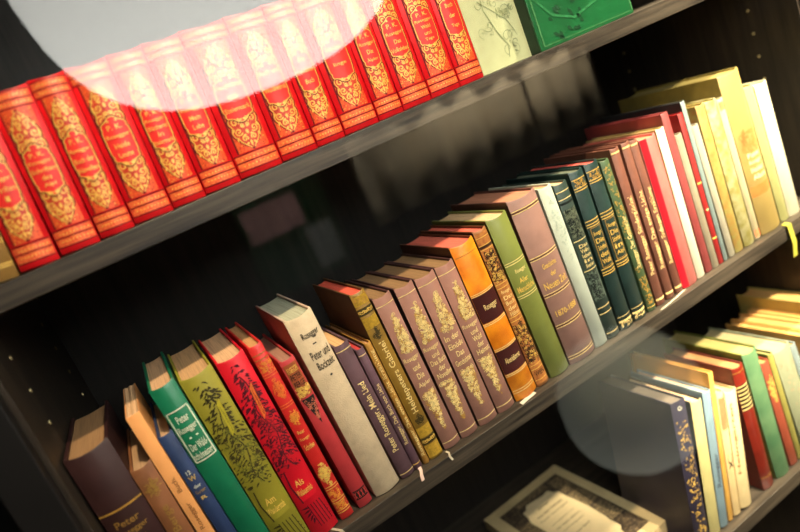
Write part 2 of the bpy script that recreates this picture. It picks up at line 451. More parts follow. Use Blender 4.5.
PALEG = cloth((176, 180, 138), .6, .15, 30, .1); DRAW = ink((138, 146, 108)); DRAW2 = ink((156, 162, 122))
def pale_front(D):
    rng = random.Random(3); W, H = D.w, D.H
    for k in range(26):
        cx, cz = rng.uniform(-.36, .36) * W, H - rng.uniform(.012, .11)
        D.spiral('cover_drawing', cx, cz, rng.uniform(.003, .008), .8, rng.uniform(0, 6), rng.choice((-1, 1)), .0007, rng.choice((DRAW, DRAW2)))
        D.leaf('cover_drawing', cx + rng.uniform(-.006, .006), cz + rng.uniform(-.004, .004), rng.uniform(0, 6), rng.uniform(.003, .007), .0022, rng.choice((DRAW2, DRAW2, DRAW)))
    D.ribbon('cover_drawing', [(-.1 * W, H - .1), (-.14 * W, H - .06), (-.02 * W, H - .035), (.1 * W, H - .02), (.05 * W, H - .008)], .0012, DRAW)
    D.ribbon('cover_drawing', [(-.2 * W, H - .07), (.2 * W, H - .045), (.3 * W, H - .03)], .0009, DRAW)
    D.text('title_lettering', 'Album', 1 - .058 / H, 1 - .048 / H, .05, .3, DRAW)
cover_book('picture_book', (484.5, 77), (534, 54), .16, .0235, .012, PALEG, (220, 205, 160), 'pale green picture book facing out beside the red books on the upper shelf', dict(f=pale_front))
GREENC = cloth((18, 84, 44), .35, .3, 25, .05, .5); DGREEN = cloth((14, 52, 34), .5, .3, 30)
def green_front(D):
    W, H = D.w, D.H; line = ink((64, 116, 70))
    D.band('cover_border', 1 - .0035 / H, .0007, line, -.46, .485, 2)
    for u in (-.46, .485): D.patch('cover_border', .05, 1 - .0035 / H, u - .006, u + .006, line, 2, 1)
    rng = random.Random(5); dk = ink((12, 60, 32))
    for k in range(14):
        D.leaf('cover_drawing', rng.uniform(-.35, -.02) * W, H - rng.uniform(.006, .04), rng.uniform(.3, 1.3), rng.uniform(.004, .012), .004, dk)
    D.ribbon('cover_drawing', [(-.42 * W, H - .05), (-.3 * W, H - .03), (-.1 * W, H - .02), (.2 * W, H - .03)], .003, ink((30, 102, 56)))
cover_book('picture_book', (541, 49), (634, 12.5), .2, .0065, .02, GREENC, (220, 205, 160), 'large green picture book facing out at the right end of the upper row', dict(f=green_front, spine=DGREEN))

# ------------------------------------------------------------------ middle row
GRP2 = 'old books on the middle shelf'
MAUVE = cloth((160, 114, 100), .6, .22, 50, .2, .35); PURPLE = cloth((96, 70, 78), .6, .25, 60, .25, .3)
def mauve_design(title):
    def f(D, rng):
        D.band('gilt_band', .055, .0009, GOLD_PALE); D.band('gilt_band', .955, .0009, GOLD_PALE)
        D.mass('spine_ornament', .12, .36, -.34, .44, 120, GOLD_DARK, lambda a: .25 + .75 * a if a > .08 else .2, .0022, rng, 2, .6)
        D.mass('spine_ornament', .12, .36, -.3, .44, 105, GOLD_PALE, lambda a: .2 + .8 * a ** .8, .0024, rng, 3, .75)
        D.mass('spine_ornament', .62, .88, -.40, .36, 120, GOLD_DARK, lambda a: 1 - .85 * a if a > .1 else .8, .0022, rng, 2, .6)
        D.mass('spine_ornament', .62, .87, -.40, .34, 105, GOLD_PALE, lambda a: 1 - .9 * a, .0024, rng, 3, .75)
        st = .22 / len(title)
        for i, s in enumerate(title):
            hw = min(.42, .055 * len(s) + .03); uc = -.02 + .02 * i
            D.text('title_lettering', s, .385 + st * i, .385 + st * i + min(.036, st * .75), uc - hw, uc + hw, GOLD_PALE)
    return f
def tree_design(dark, leafc, bannerc, lines):
    def f(D, rng):
        W, H = D.w, D.H
        pts = [((.02 + .1 * math.sin(k * .9) + .16 * (k / 14 - .4)) * W, (.1 + .5 * k / 14) * H) for k in range(15)]
        D.ribbon('tree_ornament', pts, .0011, dark, 3)
        for k in range(260):
            a = rng.random(); i = int(a * 13.9); b = rng.uniform(-1, 1) * (.1 + .34 * min(1, a * 1.6))
            x = pts[i][0] + b * W; z = pts[i][1] + rng.uniform(-.01, .01) * 1.2
            if abs(x) > .47 * W: continue
            an = math.pi / 2 + (-1 if b > 0 else 1) * rng.uniform(.5, 1.3)
            D.leaf('tree_ornament', x, z, an, rng.uniform(.003, .0062), rng.uniform(.0011, .002), dark, 2)
        for k in range(70):
            a = rng.uniform(.45, 1); i = int(a * 13.9); b = rng.uniform(-.36, .36)
            D.spiral('tree_ornament', max(-.44, min(.44, pts[i][0] / W + b)) * W, pts[i][1] + rng.uniform(-.008, .008), .0026, .8, rng.uniform(0, 6), 1, .0008, rng.choice((dark, leafc)), 3)
        # tilted banner
        B = [(.06, .17), (.2, .15), (.14, .31), (.0, .335)]
        D.add('title_banner', [(a * W, t) for a, t in B], [(0, 1, 2, 3)], bannerc, 4)
        D.text('title_banner', 'Rosegger', .18, .31, .07, .13, leafc, True, 5)
        D.patch('title_plate', .66, .79, -.32, .36, D_base[0], 4)
        D.ribbon('title_plate', [(-.33 * W, .62 * H), (-.36 * W, .7 * H), (-.25 * W, .8 * H)], .0012, dark, 5)
        for i, s in enumerate(lines):
            D.text('title_lettering', s, .675 + .05 * i, .675 + .05 * i + .036, -.2 - .08 * i, .12 + .18 * i, GOLD, layer=6)
        for k in range(5):   # trellis below the plate
            D.ribbon('tree_ornament', [((-.18 + .12 * k) * W, .82 * H), ((-.08 + .12 * k) * W, .95 * H)], .0008, dark, 3)
            D.ribbon('tree_ornament', [((-.22 + .02 * k) * W, (.835 + .024 * k) * H), ((.32 + .03 * k) * W, (.825 + .024 * k) * H)], .0008, dark, 3)
        for k in range(5): D.leaf('tree_ornament', -.16 * W, (.83 + .015 * k) * H, math.pi - .3 * k, .007, .002, dark, 3)
    return f
D_base = [None]
def simple(*ops):
    """ops: ('b', t, mat[, thick]) double-line band; ('t', text, t0, t1, u0, u1, mat); ('r', text, t0, t1, u0, u1, mat) upright text."""
    def f(D, rng):
        for o in ops:
            if o[0] == 'b': D.band('gilt_band', o[1], o[3] if len(o) > 3 else .0009, o[2])
            elif o[0] == 'd':
                for e in (-.0013, .0013): D.band('gilt_band', o[1] + e / D.H, .0008, o[2])
            elif o[0] == 't': D.text('title_lettering', o[1], o[2], o[3], o[4], o[5], o[6])
            elif o[0] == 'r': D.text('title_lettering', o[1], o[2], o[3], o[4], o[5], o[6], True)
            elif o[0] == 'p': D.patch(o[1], o[2], o[3], o[4], o[5], o[6], 1)
            elif o[0] == 'm': D.mass('spine_ornament', o[1], o[2], o[3], o[4], o[5], o[6], o[7], o[8], rng)
            elif o[0] == 'f': D.frame('title_frame', o[1], o[2], o[3], o[4], o[5], o[6])
    return f
full = lambda a: 1.0
diamond = lambda a: 1 - abs(2 * a - 1) * .9
tip = lambda a: 1 - a

B = []
def bk(c, label, mat, page=(206, 176, 132), des=None, dep=.118, name='book', y=None, **kw):
    r = dict(c=c, label=label, mat=mat, page=page, des=des, dep=dep, name=name, kw=kw)
    if y is not None: r['y'] = y
    B.append(r)
def br(*a):
    return lambda D, rng: [x(D, rng) for x in a]

bk(((63.6, 459.5), (109.5, 438.5), (89.7, 501.7), (166.6, 531.5)), 'thick dark plum book with gilt lines leaning at the left end of the middle shelf', cloth((54, 29, 28), .5, .35, 40, .2, .35), (168, 126, 84),
   simple(('b', .31, GOLD_DARK, .0016), ('t', 'Peter', .36, .395, -.3, .25, GOLD_DIM), ('t', 'Rosegger', .41, .445, -.34, .34, GOLD_DIM), ('t', 'Die', .46, .49, -.2, .2, GOLD_DIM), ('t', 'Schriften', .5, .53, -.34, .34, GOLD_DIM), ('b', .56, GOLD_DARK, .0016), ('b', .8, GOLD_DARK)), bt=.003)
bk(((131.9, 470.7), (149, 462), (166.4, 531.6), (194, 529)), 'short brown cloth book beside the thick plum book on the middle shelf', cloth((134, 84, 50), .6, .3, 60, .25), (190, 150, 110),
   simple(('m', .08, .2, -.35, .35, 40, GOLD_DIM, diamond, .0026), ('r', 'Wald und Berge', .27, .8, -.22, .25, GOLD_DIM)))
bk(((122.4, 419.5), (141, 412.3), (195.8, 531.6), (214.8, 531.6)), 'tan paper-covered book with a bare page top between the brown and blue books', cloth((232, 160, 96), .7, .12, 40, .05, .25), (226, 180, 134),
   simple(('r', 'Buch.', .34, .42, -.2, .15, ink((150, 96, 52))), ('r', 'Rosegger', .48, .63, -.2, .2, ink((150, 96, 52))), ('r', 'Heidepeter', .68, .82, -.2, .2, ink((140, 86, 44)))), dep=.1, name='paperback_book', flat=True, bulge=.001, bt=.0006, lip=.0003, rough_top=True)
bk(((157, 439.5), (172, 429), (216.5, 531), (236.4, 530.8)), 'blue cloth book with a small gilt title between tan paperback and green book', cloth((40, 58, 98), .55, .25, 60, .2), (196, 158, 122),
   simple(('t', '12', .235, .26, -.2, .1, CREAM_INK), ('t', 'W', .27, .30, -.25, .25, GOLD), ('t', 'der', .325, .345, -.25, .25, CREAM_INK), ('t', 'Garten', .36, .38, -.35, .35, GOLD_DIM), ('t', 'R', .40, .42, -.2, .2, GOLD)), dep=.11)
bk(((147, 391.7), (174, 379), (236.4, 530), (265.8, 526)), 'green book with a white-framed title label on the middle shelf', cloth((22, 112, 78), .35, .25, 40, .08, .5), (216, 170, 128),
   br(simple(('f', .125, .375, -.42, .42, .0011, CREAM_INK)), simple(('t', 'Peter', .15, .185, -.22, .25, CREAM_INK), ('t', 'Rosegger', .2, .24, -.36, .36, CREAM_INK), ('t', '–', .258, .265, -.16, .22, CREAM_INK), ('t', 'Der Wald-', .285, .322, -.32, .36, CREAM_INK), ('t', 'schulmeister', .332, .365, -.38, .38, CREAM_INK))))
bk(((178, 382.4), (211, 363.8), (270, 531.5), (308.9, 530.4)), 'olive green book with a dark tree stamped on its spine', cloth((146, 138, 40), .55, .25, 30, .2), (206, 160, 112), 'TREE_OLIVE')
bk(((214.4, 365), (243.6, 349), (312, 532), (336, 519)), 'bright red book with a dark tree stamped on its spine', cloth((212, 18, 38), .45, .25, 30, .15), (224, 176, 132), 'TREE_RED')
bk(((246.4, 349), (261.5, 340.7), (342.5, 520.4), (353.7, 512.6)), 'narrow red book with raised gilt bands beside the red tree book', cloth((206, 40, 38), .4, .25, 40, .15, .5), (206, 150, 96),
   simple(('b', .05, GOLD_DIM), ('b', .075, GOLD_DIM), ('m', .09, .14, -.4, .45, 60, gilt((240, 150, 60)), full, .002), ('d', .16, gilt((236, 130, 60))), ('m', .18, .30, -.35, .4, 60, gilt((236, 120, 54)), diamond, .0026), ('d', .33, gilt((236, 130, 60))),
          ('m', .36, .44, -.3, .4, 60, gilt((236, 150, 60)), diamond, .0024), ('t', 'Peter', .47, .49, -.3, .2, GOLD), ('t', 'Rosegger', .51, .53, -.36, .36, GOLD), ('t', 'Schriften', .55, .58, -.36, .36, GOLD), ('m', .67, .8, -.4, .42, 110, GOLD, diamond, .0024), ('d', .81, GOLD), ('m', .83, .88, -.4, .4, 40, gilt((240, 150, 60)), full, .0022), ('d', .89, GOLD), ('m', .9, .94, -.4, .4, 40, gilt((240, 150, 60)), full, .0022), ('d', .95, GOLD)))
def pink_orn(D, rng):
    W, H = D.w, D.H
    D.patch('gilt_panel', .03, .24, -.42, .44, cloth((168, 86, 50), .5, .3, 300, 0), 1)
    for i, s in enumerate(('ROSEGGER', 'PETER', 'BERGE')): D.text('title_lettering', s, .05 + .045 * i, .083 + .045 * i, -.34, .36, BLACK if i else GOLD)
    D.mass('spine_ornament', .18, .23, -.4, .42, 50, GOLD, full, .0024, rng, 3)
    D.fill('spine_ornament', [((-.42 + .47 * j / 8) * W, .25 + .17 * j / 8) for j in range(9)], [((.44 - .39 * j / 8) * W, .25 + .17 * j / 8) for j in range(9)], BLACK, 2)
    for k in range(26):
        a = rng.random(); b = rng.uniform(-1, 1) * .38 * (1 - a)
        D.spiral('spine_ornament', (b + .02) * W, (.262 + .13 * a) * H, .0016, .9, rng.uniform(0, 6), 1, .0005, cloth((206, 120, 90), .5), 3)
    D.patch('foot_ornament', .885, .945, -.44, .44, BLACK, 2)
    for k in (0, 2, 4, 6):
        for e in (1, -1): D.ribbon('foot_ornament', [((-.42 + .12 * k) * W, (.915 - e * .022) * H), ((-.36 + .12 * k) * W, .915 * H), ((-.3 + .12 * k) * W, (.915 + e * .022) * H)], .0006, cloth((206, 70, 66), .5), 3)
bk(((278.4, 364), (293.4, 353.9), (360.6, 509), (372.7, 500.5)), 'rose red book with a black triangular ornament left of the white book', cloth((186, 56, 60), .5, .22, 50, .15), (168, 124, 104), pink_orn)
WHITE = cloth((208, 186, 154), .6, .16, 120, .5, .35)
bk(((283.8, 323), (310, 307), (377, 498.8), (401.3, 483.2)), 'tall thick white book titled in black lettering on the middle shelf', WHITE, (186, 186, 160),
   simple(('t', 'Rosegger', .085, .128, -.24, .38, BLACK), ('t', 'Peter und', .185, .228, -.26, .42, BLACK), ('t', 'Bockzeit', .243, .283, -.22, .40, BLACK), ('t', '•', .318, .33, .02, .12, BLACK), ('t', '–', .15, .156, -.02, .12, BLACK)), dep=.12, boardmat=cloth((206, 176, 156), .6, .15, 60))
bk(((332.7, 348.6), (347.7, 338.2), (401.3, 477), (415, 471)), 'purple cloth book with a long gilt title right of the white book', PURPLE, (222, 176, 122),
   simple(('b', .045, GOLD_PALE), ('b', .965, GOLD_PALE), ('r', 'Peter Rosegger, Mein Lied', .28, .8, -.24, .3, GOLD_PALE)))
bk(((355.2, 351.4), (362.7, 345.8), (415.5, 471), (422, 464.2)), 'thin purple book with small gilt script beside the purple cloth book', cloth((100, 72, 84), .6, .25, 60, .2), (200, 60, 60),
   simple(('b', .05, GOLD_PALE), ('r', 'Rosegger, Das Buch von Liebe', .28, .78, -.3, .3, GOLD_PALE), ('b', .95, GOLD)), name='thin_book')
bk(((364.6, 344.8), (369.3, 340), (423.7, 464), (430.7, 461.6)), 'thin tan book with gilt lettering along its whole spine', cloth((176, 128, 56), .5, .3, 80, .1), (204, 152, 104),
   simple(('r', 'Rosegger Das ewige Licht Erzählung', .06, .93, -.34, .36, GOLD_PALE)), name='thin_book')
def olive_gilt(D, rng):
    W, H = D.w, D.H; dk = ink((66, 54, 24))
    for a, b in ((.02, .07), (.14, .2), (.80, .86), (.91, .985)): D.patch('gilt_panel', a, b, -.49, .49, gilt((214, 172, 62), .4), 1)
    for a, b in ((.085, .125), (.865, .905)):
        D.patch('gilt_panel', a, b, -.49, .49, dk, 1)
        for k in range(10): D.spiral('gilt_panel', (-.42 + .095 * k) * W, (a + b) / 2 * H, .0018, 1, k, 1 if k % 2 else -1, .0006, GOLD, 2)
    D.mass('spine_ornament', .02, .07, -.45, .45, 30, GOLD_DARK, full, .0024, rng, 2)
    D.mass('spine_ornament', .2, .27, -.28, .3, 40, dk, diamond, .0022, rng, 2); D.mass('spine_ornament', .73, .79, -.28, .3, 40, dk, diamond, .0022, rng, 2)
    D.text('title_lettering', 'Heidepeters Gabriel', .285, .715, -.22, .3, GOLD_PALE, True)
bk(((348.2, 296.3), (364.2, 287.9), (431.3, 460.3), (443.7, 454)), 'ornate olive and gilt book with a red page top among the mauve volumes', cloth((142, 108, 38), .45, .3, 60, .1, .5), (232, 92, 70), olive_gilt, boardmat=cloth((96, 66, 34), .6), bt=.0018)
mt = [['Rosegger', 'und', 'Die', 'Älpler'], ['Rosegger', 'und', 'Das Buch', 'der', 'Novellen'], ['In der', 'Einöde', 'Das', 'Geschichten'], ['Rosegger', 'und', 'Wald', 'der', 'Heimat']]
ml = ['mauve book with gilt sprays, directly right of the ornate olive and gilt book', 'mauve book with gilt sprays, second right of the ornate olive book', 'mauve book with gilt sprays, second left of the orange leather book', 'mauve book with gilt sprays, directly left of the orange leather book']
mc = [((371.7, 300), (389.4, 290.9), (446, 451.5), (461.5, 441.3)), ((394.3, 290.7), (411.1, 279.2), (463, 441), (479.6, 430.6)), ((414.2, 280.4), (432.7, 269), (480.9, 428.6), (498.9, 417.3)), ((434.5, 269.8), (451.5, 257.6), (500, 416), (516.5, 407))]
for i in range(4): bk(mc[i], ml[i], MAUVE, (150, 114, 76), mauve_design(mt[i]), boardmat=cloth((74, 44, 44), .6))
ORANGE = cloth((238, 148, 30), .35, .45, 30, .08, .5, (176, 78, 14))
def orange_design(D, rng):
    pl = cloth((66, 24, 24), .45, .3, 40, .05)
    for a, b in ((.315, .48), (.665, .815)): D.patch('title_label', a, b, -.497, .497, pl, 1)
    for t in (.305, .49, .655, .825): D.band('gilt_band', t - .004, .0008, GOLD_PALE); D.band('gilt_band', t + .006, .0008, GOLD_PALE)
    D.band('gilt_band', .07, .0006, GOLD_DIM); D.band('gilt_band', .93, .0007, GOLD_PALE); D.band('gilt_band', .945, .0007, GOLD_PALE)
    D.text('title_lettering', 'Rosegger', .375, .42, -.24, .34, GOLD_PALE); D.text('title_lettering', 'Abenddämmer', .72, .755, -.32, .38, GOLD_PALE)
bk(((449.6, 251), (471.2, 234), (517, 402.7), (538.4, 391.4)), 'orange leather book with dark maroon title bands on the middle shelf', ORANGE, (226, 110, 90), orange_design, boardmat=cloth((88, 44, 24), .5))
def brown_gilt(D, rng):
    field = cloth((188, 122, 62), .45, .35, 300, .05, .5, (150, 84, 40)); dk = ink((60, 34, 18))
    D.patch('gilt_panel', .02, .98, -.49, .49, field, 1, 10, 4)
    D.band('gilt_panel', .1, .003, dk, layer=2)
    for t in (.045, .09, .115, .33, .355, .54, .565, .86, .885, .955): D.band('gilt_band', t, .0008, GOLD)
    for a, b in ((.13, .32), (.59, .84)): D.mass('spine_ornament', a, b, -.42, .44, 210, dk, full, .0024, rng, 2, .7); D.mass('spine_ornament', a, b, -.42, .44, 60, GOLD, full, .002, rng, 3, .7)
    for i, s in enumerate(('Rosegger', 'Das', 'Buch', 'der', 'Höhen')): D.text('title_lettering', s, .37 + .034 * i, .395 + .034 * i, -.32, .36, GOLD_PALE)
    D.text('title_lettering', 'WIEN', .9, .93, -.36, .36, BLACK)
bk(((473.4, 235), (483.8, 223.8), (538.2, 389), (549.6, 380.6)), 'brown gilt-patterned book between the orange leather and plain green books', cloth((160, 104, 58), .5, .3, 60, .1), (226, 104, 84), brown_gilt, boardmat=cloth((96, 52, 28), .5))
bk(((484.8, 222.7), (505.5, 209.3), (552.7, 379.6), (569.3, 368.2)), 'plain light green book with a gilt title near the middle of the row', cloth((120, 128, 62), .38, .18, 40, .08, .5), (226, 186, 140),
   simple(('d', .275, GOLD_PALE), ('d', .475, GOLD_PALE), ('t', 'Rosegger', .315, .345, -.22, .32, GOLD_PALE), ('t', 'Aller', .37, .4, -.2, .22, GOLD), ('t', 'Menschliche', .415, .45, -.4, .42, GOLD)))
def history(D, rng):
    for t in (.07, .345, .565, .755, .955): D.band('gilt_band', t - .006, .0009, GOLD_PALE); D.band('gilt_band', t + .009, .0009, GOLD_PALE); D.band('raised_band', t + .0015, .0022, cloth((96, 56, 50), .5), layer=1)
    for i, (s, a, b) in enumerate((('Geschichte', -.26, .24), ('der', -.1, .1), ('Neuen Zeit', -.4, .42))): D.text('title_lettering', s, .39 + .052 * i, .42 + .052 * i + (.012 if i == 2 else 0), a, b, GOLD)
    D.text('title_lettering', '1870-1888', .665, .7, -.38, .4, GOLD)
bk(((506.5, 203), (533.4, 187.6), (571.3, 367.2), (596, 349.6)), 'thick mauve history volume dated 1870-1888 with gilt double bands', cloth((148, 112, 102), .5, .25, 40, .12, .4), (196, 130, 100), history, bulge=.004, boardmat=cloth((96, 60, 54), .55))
def pale_wear(D, rng):
    D.mass('spine_ornament', .04, .45, -.35, .35, 60, cloth((158, 172, 160), .6), diamond, .002, rng, 1, .6)
bk(((537.5, 189.6), (550, 183.4), (596.6, 348.4), (608, 341)), 'plain pale grey-blue book right of the thick mauve history volume', cloth((178, 186, 172), .6, .12, 60, .25, .35), (206, 150, 110), pale_wear)
TEAL = cloth((50, 66, 60), .42, .3, 50, .1, .5); TEAL2 = cloth((32, 54, 52), .4, .3, 50, .1, .5)
def teal_orn(D, rng):
    dk = ink((20, 30, 28))
    D.patch('gilt_panel', .16, .34, -.45, .45, cloth((104, 112, 92), .5, .3, 300, 0), 1); D.mass('spine_ornament', .16, .34, -.42, .44, 130, dk, full, .0022, rng, 2, .6)
    D.patch('gilt_panel', .56, .74, -.45, .45, cloth((90, 104, 92), .5, .3, 300, 0), 1); D.mass('spine_ornament', .56, .74, -.42, .3, 110, dk, full, .0024, rng, 2, .6)
    for t in (.05, .095, .355, .545, .79, .83, .96): D.band('gilt_band', t, .001, GOLD_PALE)
    D.band('gilt_band', .12, .0025, dk)
    for i, s in enumerate(('Das', 'Volks-', 'leben', 'in', 'Steier')): D.text('title_lettering', s, .38 + .031 * i, .403 + .031 * i, -.3, .34, GOLD_PALE)
bk(((552.6, 186.7), (565.7, 179), (608, 338), (619.5, 332)), 'dark teal book with black scrollwork directly right of the pale grey-blue book', TEAL, (214, 180, 140), teal_orn)
def teal_gold(lines):
    def f(D, rng):
        for t in (.05, .1, .115, .30, .32, .335, .6, .62, .635): D.band('gilt_band', t, .001, GOLD)
        D.mass('spine_ornament', .055, .095, -.4, .4, 30, GOLD_DARK, full, .002, rng)
        D.frame('title_frame', .345, .59, -.36, .38, .0008, GOLD_DIM)
        for i, s in enumerate(lines): D.text('title_lettering', s, .37 + .043 * i, .4 + .043 * i, -.28, .32, GOLD)
        D.band('gilt_band', .945, .0024, GOLD_PALE); D.band('gilt_band', .915, .0007, GOLD_PALE)
        D.mass('spine_ornament', .945, .98, -.42, .44, 26, GOLD_PALE, full, .002, rng, 3)
    return f
bk(((568.6, 174.4), (580.8, 166), (621.4, 331), (633.6, 322.8)), 'dark teal book with gilt bands, second right of the pale grey-blue book', TEAL2, (90, 96, 80), teal_gold(['Rosegger', 'Die', 'Schriften', 'des', 'Wald']))
bk(((583.6, 165), (595.8, 158.5), (634.5, 320.9), (646.8, 314)), 'dark teal book with gilt bands directly left of the slim green gilt book', TEAL2, (196, 80, 70), teal_gold(['Rosegger', 'Die', 'Schriften', 'in', 'Alpl']))
bk(((599.6, 161.3), (608, 158.5), (648.6, 312.4), (657, 309.6)), 'slim green gilt book between the dark teal and brown books', cloth((70, 92, 62), .45, .3, 60, .1), (96, 90, 70),
   simple(('m', .04, .5, -.4, .4, 90, GOLD_DARK, full, .002), ('r', 'Rosegger Der Gottsucher', .36, .7, -.3, .34, GOLD_PALE), ('m', .7, .95, -.4, .4, 60, GOLD_DARK, full, .002), ('b', .97, GOLD)))
BROWN = cloth((118, 74, 60), .5, .25, 60, .12)
for c, lab, tt in ((((608.8, 150), (618.2, 145.5), (658, 305.8), (665.6, 304)), 'slim brown book with gilt script directly right of the slim green gilt book', 'Peter Rosegger Sünderglöckel'),
              (((620, 144.5), (628.6, 139.8), (667.5, 298.3), (674, 295.5)), 'slim brown book with gilt script, middle one of the three brown volumes', 'Rosegger Das ewige Licht'),
              (((628.9, 140.8), (636, 138), (675.5, 291.5), (683, 288)), 'slim brown book with gilt script directly left of the pink book', 'Rosegger Erdsegen Erzählung')):
    bk(c, lab, BROWN, (110, 60, 50), simple(('b', .03, GOLD_PALE, .002), ('r', tt, .3, .8, -.3, .32, GOLD_PALE), ('b', .96, GOLD_PALE, .0024)), name='thin_book')
def pink_strip(D, rng):
    D.patch('cloth_strip', 0.005, .995, -.49, -.2, cloth((176, 14, 34), .5, .2), 1); D.patch('cloth_strip', .01, .99, .3, .33, cloth((176, 90, 90), .5), 1, 1); D.patch('cloth_strip', .01, .99, .42, .44, cloth((176, 90, 90), .5), 1, 1)
bk(((637, 142.7), (655.2, 131), (683.4, 287.5), (696, 280)), 'pink book with a dark red strip left of the white spine', cloth((184, 104, 98), .5, .2, 50, .1), (230, 120, 90), pink_strip, bulge=.001)
bk(((656, 129.5), (662.6, 127), (697, 279), (706, 275.2)), 'white-spined book between the pink and dark pink books', cloth((216, 206, 186), .6, .08, 50, .1), (210, 180, 120), None, boardmat=cloth((196, 170, 112), .6), bulge=.0012)
bk(((660.5, 114), (667.2, 112), (706.2, 272.5), (713, 269.9)), 'tall dark pink book right of the white-spined book', cloth((142, 62, 62), .55, .2, 50, .15), (120, 50, 50), None, dep=.13, bulge=.0012, flat=True)
bk(((674.6, 135), (681, 133), (713, 268.8), (719.7, 266.5)), 'short grey-beige book between dark pink and thin red books', cloth((146, 136, 116), .6, .2, 50, .15), (190, 160, 120), None)
bk(((677.6, 114), (681.8, 112.6), (719.7, 265.9), (724.2, 263)), 'thin red book beside the blue-grey book on the middle shelf', cloth((158, 36, 36), .5, .2, 50, .1), (150, 30, 30), simple(('b', .45, GOLD, .002), ('b', .82, GOLD, .002), ('t', '•', .62, .635, -.3, .3, GOLD_PALE)), bulge=.001, name='thin_book')
bk(((680.6, 101), (686, 100), (724.7, 262), (728.6, 258.6)), 'thin blue-grey book with a dark cover side, taller than the red one', cloth((124, 140, 140), .5, .15, 50, .1), (110, 100, 80), None, dep=.135, bulge=.001, boardmat=cloth((50, 52, 52), .5), name='thin_book')
bk(((690, 127), (696.8, 124), (728.9, 258.6), (735.5, 254)), 'short grey-white book between blue-grey and yellow-green books', cloth((166, 160, 142), .6, .15, 50, .1), (200, 170, 130), None)
YG = cloth((162, 152, 84), .5, .2, 120, .1, .4, (176, 124, 62))
bk(((695.2, 106.5), (703, 102.4), (735.8, 254), (743.8, 248.5)), 'yellow-green book with orange specks, first of the yellow volumes', YG, (160, 140, 90), None)
YG2 = cloth((160, 152, 82), .5, .2, 90, .1, .4, (200, 192, 150))
bk(((704.3, 102.4), (714.8, 98.2), (744.5, 247.6), (755, 241.7)), 'yellow-green book with pale blotches left of the narrow cream book', YG2, (190, 170, 100), None)
bk(((715.8, 99.3), (722.7, 97.2), (755.8, 240.9), (760.8, 236)), 'narrow cream book with a reddish label left of the fat yellow book', cloth((204, 192, 154), .55, .12, 40, .1), (210, 190, 130), simple(('p', 'title_label', .025, .08, -.42, .42, cloth((214, 140, 90), .5)), ('p', 'foot_label', .93, .98, -.42, .42, cloth((214, 120, 80), .5))))
def fat(D, rng):
    og = cloth((186, 112, 56), .5, .3, 60)
    D.mass('spine_ornament', .36, .48, -.36, .36, 60, og, full, .005, rng, 1, .2)
    for k in range(4): D.text('title_lettering', ('Peter', 'Rosegger', 'Hochland', 'Album')[k], .49 + .045 * k, .52 + .045 * k, -.28, .3, cloth((244, 232, 186), .5))
    D.patch('title_label', .69, .755, -.46, .46, og, 1)
bk(((715.8, 78), (737.5, 67), (761.2, 231.8), (780.6, 226)), 'fat tall yellow book standing above its neighbours on the middle shelf', cloth((182, 156, 92), .45, .15, 30, .08, .45), (170, 150, 80), fat, dep=.165, bulge=.004, boardmat=cloth((146, 128, 66), .5))
bk(((742.6, 88), (752.2, 83.5), (781.6, 221.8), (788.8, 217.5)), 'slim yellow-green book right of the fat yellow book', cloth((172, 170, 112), .5, .15, 40, .1), (190, 170, 110), None)
bk(((753.2, 84.8), (766, 80.7), (789.3, 216.4), (800, 211)), 'cream book at the right end of the middle shelf', cloth((214, 208, 182), .55, .06, 40, .08), (214, 196, 150), None)

for r in B:
    if r['des'] == 'TREE_OLIVE': r['des'] = tree_design(ink((58, 50, 22)), ink((112, 112, 40)), cloth((176, 164, 40), .5), ['Am', 'Wanderstab']); r['base'] = r['mat']
    elif r['des'] == 'TREE_RED': r['des'] = tree_design(ink((84, 20, 34)), ink((150, 30, 40)), gilt((240, 120, 50), .2), ['Als', 'Waldbauernbub']); r['base'] = r['mat']
sol2 = solve_row(B, Z2)
def deepen(rows, sol, x0, x1, f):  # cover and page colours darkened towards the right to offset the stronger light there
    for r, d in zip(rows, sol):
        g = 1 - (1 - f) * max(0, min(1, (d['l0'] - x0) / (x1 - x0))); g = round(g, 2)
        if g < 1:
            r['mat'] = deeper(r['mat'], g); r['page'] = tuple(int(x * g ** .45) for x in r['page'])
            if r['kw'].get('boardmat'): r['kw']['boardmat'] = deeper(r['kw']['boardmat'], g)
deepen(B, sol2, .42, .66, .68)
ROOT2 = []
for i, (r, d) in enumerate(zip(B, sol2)):
    root, sp, D = make_book(r['name'], d['w'], d['H'], r['dep'], place(d, Z2, r.get('y', Y0)), d['lean'], r['mat'], r['page'], **r['kw'])
    D_base[0] = r.get('base')
    if r['des']: r['des'](D, random.Random(100 + i))
    D.build(sp)
    tag(root, r['label'], 'book', GRP2); ROOT2.append((root, d))

# ------------------------------------------------------------------ lower row
MID = B; B = []; GRP3 = 'old books on the lower shelf'
def navy(D, rng):
    D.mass('spine_ornament', .13, .95, -.34, .36, 150, GOLD, full, .0024, rng, 2, .5)
    D.spiral('spine_ornament', 0, .045 * D.H, .004, 1.2, 0, 1, .001, CREAM_INK, 2)
bk(((670, 402), (684.6, 399), (694, 531), (708.5, 528)), 'dark navy book with scattered gilt stamping at the left of the lower row', cloth((46, 42, 62), .45, .25, 40, .1), (110, 100, 90), navy, dep=.125, flat=True, bulge=.0015)
bk(((689, 401), (702, 397), (710, 525), (718, 519)), 'cream and green book with a black side right of the navy book', cloth((196, 186, 128), .55, .15, 40), (226, 190, 150), None, dep=.12, boardmat=cloth((24, 24, 22), .5), bulge=.001)
bk(((702, 391), (709.8, 387), (719.5, 519), (727, 513)), 'light blue book between the cream and yellow books on the lower shelf', cloth((124, 150, 166), .55, .15, 40), (232, 196, 166), simple(('r', 'Rosegger', .45, .7, -.3, .3, ink((70, 80, 96)))), dep=.12, bulge=.001)
